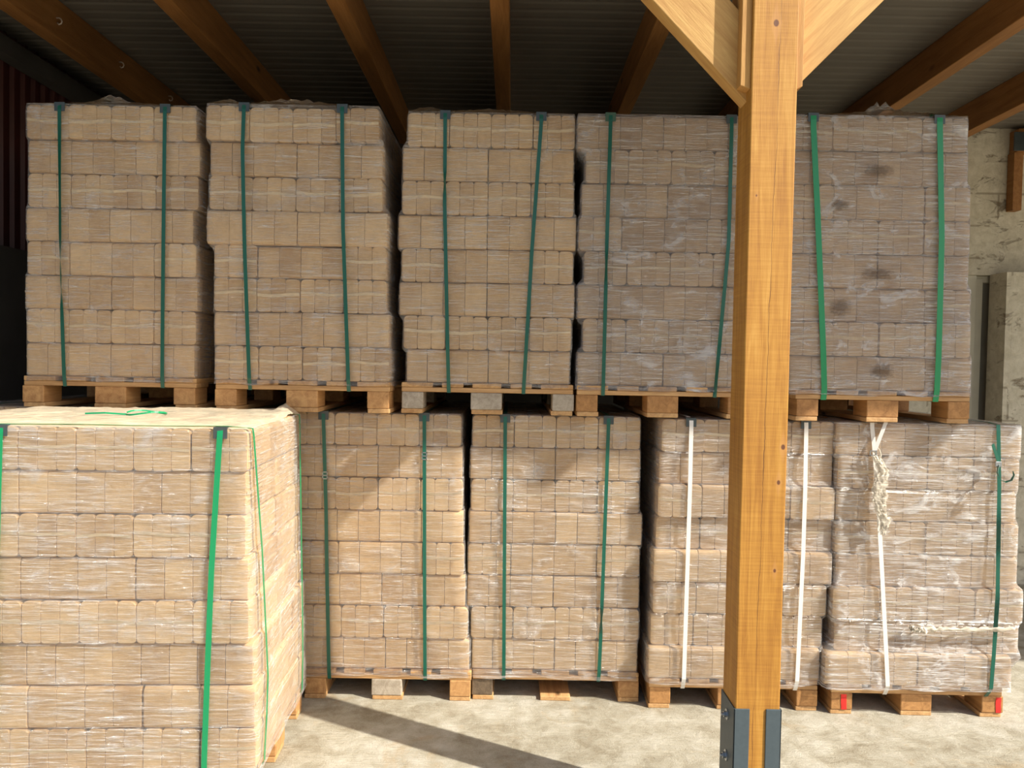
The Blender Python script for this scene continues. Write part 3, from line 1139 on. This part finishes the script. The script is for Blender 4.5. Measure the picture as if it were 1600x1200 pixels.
def build_stack(spec):
    Yf = spec['Y']                       # depth of the front face
    up = spec['up']
    LH = UP_LH if up else LOW_LH
    zb = 1.3840 if up else 0.0
    zdeck = zb + PAL_H
    n = 8
    L0, R0 = spec['L'], spec['R']        # pixel edges of the front of each layer, top to bottom
    # centre of the pallet from the wanted deck edges
    pl, pr = spec['pal']
    cx_ = (at(pl, spec['ydeck'], Yf).x + at(pr, spec['ydeck'], Yf).x) / 2
    rz = R(spec.get('rz', 0))
    loc = Vector((cx_, Yf + 0.6, zdeck))
    pal = pallet((cx_, Yf + 0.6, zb), rz, spec['plabel'], spec.get('block', 'block'), spec.get('tweak'))
    root = empty('briquette_stack', loc, rz, spec['label'], 'briquette stack', 'wrapped stacks of briquette packs')
    layers = []
    rnd = random.Random(spec['seed'])
    for i, ty in enumerate(spec['types']):
        z = zdeck + (n - 1 - i + 0.5) * LH
        ypx = 600 - 0  # find pixel row for this height
        # pixel y of that height near this stack
        v = CAMR.transposed() @ Vector((cx_, Yf, z - CAMH))
        ypx = 600 - v.y / -v.z * FPX
        x0 = at(L0[i], ypx, Yf).x - cx_
        x1 = at(R0[i], ypx, Yf).x - cx_
        dy = spec.get('dy', [0] * 8)[i] + rnd.uniform(-0.006, 0.006)
        layers.append((ty, x0, x1, dy))
    ld = Load(root, spec.get('kind', 'briq_warm'), layers, LH, spec.get('film', 'film'), spec.get('tufts', ()), spec.get('top_amp', 0.0012),
              spec.get('hem', -0.02), spec['seed'], sag=spec.get('sag', 0.0))
    for s in spec['straps']:
        zx = []
        for (sx, sy) in s['p']:
            q = at(sx, sy, Yf - 0.01)
            zx.append((q.z - zdeck, q.x - cx_))
        kw = {k: v for k, v in s.items() if k not in ('p', 'mat', 'by')}
        if 'by' in s:
            kw['buckle'] = at(700, s['by'], Yf).z - zdeck + math.sin(R(1.0)) * (s['p'][0][0] - 700) / FPX * Yf * -1 * -1
        ld.strap(zx, s['mat'], **kw)
    return ld, pal, root, cx_


def W(L, w):
    return [a + w for a in L]


specs = {}
specs['U1'] = dict(up=True, Y=3.56, seed=1, types='ELELMLEL', L=[40.4, 41.7, 41.7, 40, 41.7, 38.8, 40, 40], R=[307.5, 311.7, 309.6, 302, 306, 308, 305, 303],
    pal=(38, 306), ydeck=590, film='film', top_amp=0.02, tufts=((-0.0, 0.02, 0.045, 0.05), (0.0, 0.02, 0.018, 0.2)),
    straps=[dict(p=[(93.8, 170), (95, 410), (100, 600)], mat='strap_dark', twist=[(0.46, 0.12, 1.2), (0.8, 0.3, 0.5)]), dict(p=[(258.5, 175), (253, 600)], mat='strap_dark')],
    label='leftmost stack of the upper row, tan packs with dark green straps beside the dark wall',
    plabel='wooden pallet under the leftmost upper stack, just above the front stack')
specs['U2'] = dict(up=True, sag=0.010, Y=3.52, seed=2, types='ELELMELE', L=[321.7, 327.5, 324.6, 323.8, 333.8, 331.7, 334, 335], R=[593, 598, 598, 605.8, 603.8, 603, 608, 608.8],
    pal=(336, 610), ydeck=598, film='film', top_amp=0.016, tufts=((-0.05, 0.02, 0.036, 0.16), (-0.36, 0.02, 0.03, 0.05)),
    dy=[-.01, 0, .012, -.006, 0, .01, 0, 0],
    straps=[dict(p=[(381.7, 173), (380, 233), (384, 400), (390, 600)], mat='strap_dark'), dict(p=[(535, 173), (537, 358), (544.6, 600)], mat='strap_dark')],
    label='second stack from the left in the upper row, with crooked sagging layers',
    plabel='wooden pallet under the crooked second upper stack')
specs['U3'] = dict(up=True, Y=3.58, seed=3, types='ELELMLEL', L=[636.7, 629, 628, 622, 627, 623.8, 630, 634.6], R=[898.8, 896.7, 896.7, 900.8, 895.8, 897.9, 893, 890.8],
    pal=(628, 895), ydeck=606, film='film', top_amp=0.012, tufts=((-0.3, 0.02, 0.03, 0.06), (0.0, 0.02, 0.022, 0.18)), block='block_grey', hem=-0.012,
    straps=[dict(p=[(695.8, 183), (695, 320), (701, 612)], mat='strap_dark', twist=[(0.92, 0.05, 1.0)]), dict(p=[(845.8, 190), (831, 393), (818, 612)], mat='strap_dark')],
    label='middle stack of the upper row, straight sides and two converging dark green straps',
    plabel='pallet with three grey weathered blocks under the middle upper stack')
specs['U4'] = dict(up=True, Y=3.57, seed=4, types='LELMELEL', L=[902, 915, 909, 904.5, 912.5, 902, 911, 902], R=[1172, 1184, 1178, 1172, 1182, 1172, 1180, 1171],
    pal=(900, 1172), ydeck=608, kind='briq_pink', film='film_heavy', top_amp=0.008, tufts=((0.0, 0.05, 0.012, 0.2),), block='block_or',
    straps=[dict(p=[(954, 189), (948, 378), (942.5, 612)], mat='strap_dark', prot='plastic_green', twist=[(0.55, 0.1, 1.0)]), dict(p=[(1143, 190), (1138, 378), (1117.5, 614)], mat='strap_dark', prot='plastic_dark', twist=[(0.05, 0.12, 0.9)])],
    label='fourth upper stack, hazy film and a jagged left edge, partly hidden behind the timber post',
    plabel='orange-brown pallet under the fourth upper stack, left of the timber post')
specs['U5'] = dict(up=True, Y=3.52, seed=5, types='ELMELMEL', L=[1232, 1231, 1233, 1232, 1230, 1233, 1231, 1232], R=[1514, 1514, 1517.5, 1517.5, 1514.5, 1518.8, 1516, 1518.8],
    pal=(1238, 1521), ydeck=614, kind='briq_pink', film='film_heavy', top_amp=0.02, tufts=((-0.04, 0.03, 0.06, 0.05), (0.02, 0.02, 0.035, 0.22)), block='block_or',
    straps=[dict(p=[(1271, 197), (1277, 330), (1288, 615)], mat='strap_green', width=0.026), dict(p=[(1468.6, 194), (1470.7, 372), (1463.5, 618)], mat='strap_green', width=0.026)],
    label='upper stack right of the post, shiny hazy film, dark smudges and bright green straps',
    plabel='orange-brown pallet under the upper stack right of the timber post')
# lower row
specs['B0'] = dict(up=False, Y=3.66, seed=20, types='ELELMLEL', L=[188] * 8, R=[452, 453, 452, 454, 452, 453, 455, 454], pal=(188, 452), ydeck=1060,
    straps=[dict(p=[(250, 645), (250, 1060)], mat='strap_dark'), dict(p=[(400, 645), (400, 1060)], mat='strap_dark')],
    label='lower stack hidden behind the big front stack, only its film-covered top edge peeking out', plabel='wooden pallet under the lower stack behind the front stack')
specs['B00'] = dict(up=False, Y=3.66, seed=21, types='ELELMLEL', L=[-82] * 8, R=[182, 183, 182, 184, 182, 183, 185, 184], pal=(-82, 182), ydeck=1060,
    straps=[dict(p=[(-20, 645), (-20, 1060)], mat='strap_dark'), dict(p=[(130, 645), (130, 1060)], mat='strap_dark')],
    label='farthest left lower stack behind the front stack, beside the dark wall', plabel='wooden pallet under the farthest left lower stack beside the dark wall')
R1 = [721, 722.8, 722.8, 724, 725, 727, 730.6, 733.6]
specs['B1'] = dict(up=False, Y=3.64, seed=6, types='ELELMLEL', L=[456, 458, 458, 460, 462, 464, 467, 470], R=R1, pal=(476, 736), ydeck=1062, hem=-0.03, film='film_mid',
    tweak={(0, 0): 'block', (1, 0): 'block_grey', (2, 0): 'block'},
    straps=[dict(p=[(505, 648), (510, 800), (514, 1066)], mat='strap_dark', by=742), dict(p=[(663, 647), (664, 1067)], mat='strap_dark', by=712)],
    label='lower stack just right of the front stack, crossed by a diagonal shadow',
    plabel='wooden pallet under the lower stack just right of the front stack')
specs['B2'] = dict(up=False, Y=3.66, seed=7, types='ELELMLEL', L=[738.4, 735, 736, 733, 731, 730, 735.5, 737], R=[1000.8, 1000.4, 999.6, 1002.9, 999.6, 998.8, 998.8, 996], pal=(737, 999), ydeck=1068,
    hem=-0.035, tweak={(1, 0): 'none', (0, 0): 'block_dark', (2, 0): 'block'},
    straps=[dict(p=[(789.5, 652), (787, 1074)], mat='strap_dark'), dict(p=[(951, 655), (942, 900), (940, 953), (935, 1076)], mat='strap_dark', twist=[(0.26, 0.05, 1.25)])],
    label='fully visible sunlit lower stack at the centre of the picture with two dark green straps',
    plabel='pallet with a dark left block and an open middle under the central lower stack')
specs['B3'] = dict(up=False, Y=3.60, seed=8, types='ELMELMEL', kind='briq_pink', L=[1033, 1030, 1027, 1026, 1020, 1020, 1017, 1012], R=[1303.8, 1302, 1303, 1302, 1299, 1292, 1286, 1280], pal=(1013, 1278), ydeck=1078, film='film_mid', hem=-0.02,
    block='block_or', dy=[.0, 0, -.01, .005, -.01, 0, 0, -.01],
    straps=[dict(p=[(1080, 658), (1077, 758), (1067, 1074)], mat='strap_white', width=0.019), dict(p=[(1259, 672), (1253, 860), (1243, 1078)], mat='strap_white', width=0.019)],
    label='leaning lower stack behind the timber post with two white straps',
    plabel='orange-brown pallet under the white-strapped stack behind the post')
specs['B4'] = dict(up=False, Y=3.57, seed=9, types='LELELEEL', kind='briq_pink', L=[1309, 1311, 1309, 1308, 1308, 1303, 1306, 1289], R=[1598, 1594, 1591, 1593.6, 1591.5, 1598, 1594, 1577], pal=(1293, 1575), ydeck=1086, film='film_loose', hem=-0.012,
    block='block_or', rz=-0.6, dy=[.0, 0, .01, 0, .008, -.012, 0, -.02], tweak={'red': {0: 0.008, 2: 0.026}},
    straps=[dict(p=[(1365, 668), (1369, 712), (1376, 850), (1386, 1088)], mat='strap_white', width=0.019, buckle=None, prot=None), dict(p=[(1561, 672), (1561, 760), (1556, 930), (1543, 1092)], mat='strap_dark', width=0.018, prot=None, twist=[(0.72, 0.08, 0.9), (0.35, 0.08, 0.8)])],
    label='rightmost lower stack in loose shiny film, one white strap and one dark green strap',
    plabel='pallet with red paint stripes on its end blocks under the rightmost lower stack')

built = {}
for k in ('B00', 'B0', 'B1', 'B2', 'B3', 'B4', 'U1', 'U2', 'U3', 'U4', 'U5'):
    built[k] = build_stack(specs[k])

# soft dark grey marks on the face of the upper right stack
ld, pal, root, cx5 = built['U5']
for (sx, sy, w, hh) in ((1313, 320, 0.08, 0.05), (1374, 266, 0.14, 0.055), (1372, 428, 0.15, 0.05), (1313, 480, 0.10, 0.08), (1378, 580, 0.11, 0.075)):
    q = at(sx, sy, 3.506)
    bm = bmesh.new()
    vsn = [bm.verts.new((a * w / 2, 0, b * hh / 2)) for a, b in ((-1, -1), (1, -1), (1, 1), (-1, 1))]
    bm.faces.new(vsn)
    o = mesh_obj('print_smudge', bm, M['ink'], root, loc=(q.x - cx5, q.y - root.location.y, q.z - root.location.z))
    o['label'] = 'dark grey printed smudge'

# loose film rope, knot and strap ends on the rightmost lower stack
ld, pal, root, cx4 = built['B4']


def loc4(px_, py_, dpt=3.535):
    q = at(px_, py_, dpt)
    return Vector((q.x - cx4, q.y - root.location.y, q.z - root.location.z))


def crumple_rope(pts, r0, amp, name, label, parent=root):
    bm = bmesh.new()
    P, rad = [], []
    for i in range(len(pts) - 1):
        for k in range(10):
            t = k / 10
            p = pts[i].lerp(pts[i + 1], t)
            s = i * 10 + k
            p = p + Vector((noise.noise(Vector((s * 0.35, 1, 0))), -abs(noise.noise(Vector((s * 0.3, 5, 2)))), noise.noise(Vector((s * 0.4, 8, 1))))) * amp
            P.append(p)
            rad.append(r0 * (0.9 + 0.7 * noise.noise(Vector((s * 0.5, 3, 3)))))
    tube(bm, P, [max(0.002, x) for x in rad], 9)
    for v in bm.verts:
        v.co += Vector((noise.noise(v.co * 90), noise.noise(v.co * 90 + Vector((7, 0, 0))), noise.noise(v.co * 90 + Vector((0, 9, 0))))) * r0 * 0.8
    o = mesh_obj(name, bm, M['film_rope'], parent, smooth=True)
    o['label'] = label
    return o


bm = bmesh.new()
base_ = [(1366, 712, 0.012), (1378, 735, 0.022), (1372, 765, 0.03), (1374, 795, 0.026), (1382, 812, 0.022), (1378, 835, 0.006)]
for q in range(3):
    prev = None
    for k in range(51):
        t = k / 50 * (len(base_) - 1)
        i0 = min(int(t), len(base_) - 2)
        a_, b_ = base_[i0], base_[i0 + 1]
        u = t - i0
        c = loc4(a_[0] + (b_[0] - a_[0]) * u, a_[1] + (b_[1] - a_[1]) * u, 3.53)
        w_ = a_[2] + (b_[2] - a_[2]) * u
        row = []
        for m_ in range(9):
            e = m_ / 8 * 2 - 1
            nz = noise.noise(Vector((k * 0.45 + q * 9, m_ * 0.9, q)))
            row.append(bm.verts.new((c.x + e * w_ * (1 + 0.5 * nz) + 0.004 * q, c.y - 0.012 - 0.016 * abs(noise.noise(Vector((m_ * 1.1, k * 0.3, q * 5)))) - 0.003 * q, c.z + 0.006 * nz)))
        if prev:
            for m_ in range(8):
                bm.faces.new((prev[m_], prev[m_ + 1], row[m_ + 1], row[m_]))
        prev = row
o = mesh_obj('torn_film', bm, M['film_rope'], root, smooth=True)
o['label'] = 'crumpled hanging strip of torn film'
crumple_rope([loc4(1368, 705), loc4(1379, 740), loc4(1374, 775), loc4(1380, 815), loc4(1378, 832)], 0.006, 0.008, 'film_rope', 'crumpled hanging rope of torn film')
crumple_rope([loc4(1374, 700), loc4(1388, 740), loc4(1380, 790), loc4(1387, 826)], 0.004, 0.012, 'film_rope', 'crumpled hanging rope of torn film')
crumple_rope([loc4(1425, 981), loc4(1440, 984), loc4(1475, 983), loc4(1530, 983), loc4(1592, 982)], 0.010, 0.003, 'film_rope', 'stretched horizontal twist of film')
crumple_rope([loc4(1426, 981), loc4(1434, 984), loc4(1446, 984)], 0.014, 0.004, 'film_rope', 'stretched horizontal twist of film')
bm = bmesh.new()
a, b = loc4(1369, 706, 3.53), loc4(1388, 657, 3.54)
ribbon(bm, [a.lerp(b, k / 6) for k in range(7)], [(1, -0.2, 0.1)] * 7, 0.016)
o = mesh_obj('strap_end', bm, M['strap_white'], root); o['label'] = 'loose white strap end'
bm = bmesh.new()
c = loc4(1367, 708, 3.528)
for (a0, a1, b0, b1) in ((-0.016, 0.016, 0.008, 0.012), (-0.016, 0.016, -0.012, -0.008), (-0.016, -0.012, -0.012, 0.012), (0.012, 0.016, -0.012, 0.012)):
    box(bm, c.x + a0, c.x + a1, c.y - 0.003, c.y, c.z + b0, c.z + b1)
mesh_obj('buckle', bm, M['steel'], root)
# green strap: buckle with two loose ends, one curled
bm = bmesh.new()
a, b = loc4(1562, 722, 3.53), loc4(1553, 694, 3.50)
ribbon(bm, [a.lerp(b, k / 6) for k in range(7)], [(1, 0.3, 0.1)] * 7, 0.016)
pts = [loc4(x, y_, d_) for x, y_, d_ in ((1562, 725, 3.53), (1560, 738, 3.51), (1564, 749, 3.49), (1573, 753, 3.48), (1582, 750, 3.475), (1586, 742, 3.475), (1584, 736, 3.48))]
ribbon(bm, pts, [(0.25, 1, 0.35)] * 7, 0.015)
o = mesh_obj('strap_end', bm, M['strap_dark'], root); o['label'] = 'loose curled green strap ends'
bm = bmesh.new()
c = loc4(1561, 725, 3.528)
box(bm, c.x - 0.014, c.x + 0.014, c.y - 0.006, c.y, c.z - 0.012, c.z + 0.012)
mesh_obj('buckle', bm, M['steel'], root, bevel=0.002)

# ------------------------------------------------------------------ big front stack, turned so that its long side faces the camera
FY = 2.72
crn = at(395, 900, FY)
FRZ = R(90 + 2.6)
# centre: corner is at local (-0.4,-0.6) -> world
off = Matrix.Rotation(FRZ, 3, 'Z') @ Vector((-0.4, -0.6, 0))
fc = Vector((crn.x - off.x, crn.y - off.y, 0))
pallet((fc.x, fc.y, 0), FRZ, 'pale pallet under the big front stack at the lower left corner', 'block')
froot = empty('briquette_stack', (fc.x, fc.y, PAL_H), FRZ,
              'big sunlit stack in the lower left foreground with bright green straps on two faces', 'briquette stack', 'wrapped stacks of briquette packs')
ft = ['L', 'E', 'L', 'E', 'L', 'E', 'M', 'L']
fsh = [-0.018, -0.018, -0.018, -0.012, -0.006, 0.008, 0.014, 0.018]
lay = []
for i, ty in enumerate(ft):
    lay.append((ty, -0.400 + [0, .004, 0, .003, -.003, .006, 0, 0][i], 0.400 + [0, .004, .006, 0, 0, -.004, 0, -.01][i], -fsh[i]))
fl = Load(froot, 'briq_warm', lay, LOW_LH, 'film_mid', ((0.34, 0.06, 0.04, 0.08), (0.2, 0.02, 0.02, 0.1)), 0.010, -0.02, 31, cover='film_top')
inv = (Matrix.Translation(froot.location) @ Matrix.Rotation(FRZ, 4, 'Z')).inverted()


def f_local(px_, py_, plane):
    """local point on the world-right face ('r') or the camera-facing long face ('f') of the front stack"""
    d = CAMR @ Vector(((px_ - 800) / FPX, -(py_ - 600) / FPX, -1))
    o = inv @ Vector((0, 0, CAMH))
    dd = inv.to_3x3() @ d
    if plane == 'r':
        k = (-0.612 - o.y) / dd.y
    else:
        k = (-0.41 - o.x) / dd.x
    return o + dd * k


def chain(pts, plane):
    out = []
    for x, y_ in pts:
        q = f_local(x, y_, plane)
        out.append((q.z, q.x if plane == 'r' else q.y))
    return sorted(out)


# side straps seen on the bright right face
fl.strap(chain([(404, 668), (411, 862), (413, 1055), (406, 1180)], 'r'), 'strap_green', 0.017, None)
fl.strap([(0, 0.27), (1.2, 0.33)], 'strap_green', 0.017, None)
# strap down the long face
s_ = chain([(344, 672), (331, 886), (319, 1190)], 'f')
fl.strap(s_, 'strap_green', 0.020, 'plastic_dark', axis='s')
fl.strap([(0, 0.30), (1.2, 0.27)], 'strap_green', 0.020, 'plastic_dark', axis='s')
# loose strap tail lying on top
bm = bmesh.new()
Ht = fl.H
pts = []
for k in range(30):
    a = k / 29 * 2 * math.pi * 0.92
    pts.append((-0.10 + 0.06 * math.sin(a) + 0.0, 0.02 + 0.075 * math.cos(a), Ht + 0.032 + 0.006 * math.sin(a * 2)))
pts += [(-0.14, 0.16, Ht + 0.032), (-0.13, 0.24, Ht + 0.028)]
pts = [(p[0], p[1] - 0.12, p[2]) for p in pts]
ribbon(bm, pts, [(0.3, 0.1, 1)] * len(pts), 0.006)
o = mesh_obj('strap_end', bm, M['strap_green'], froot); o['label'] = 'loose looped green strap tail on top'
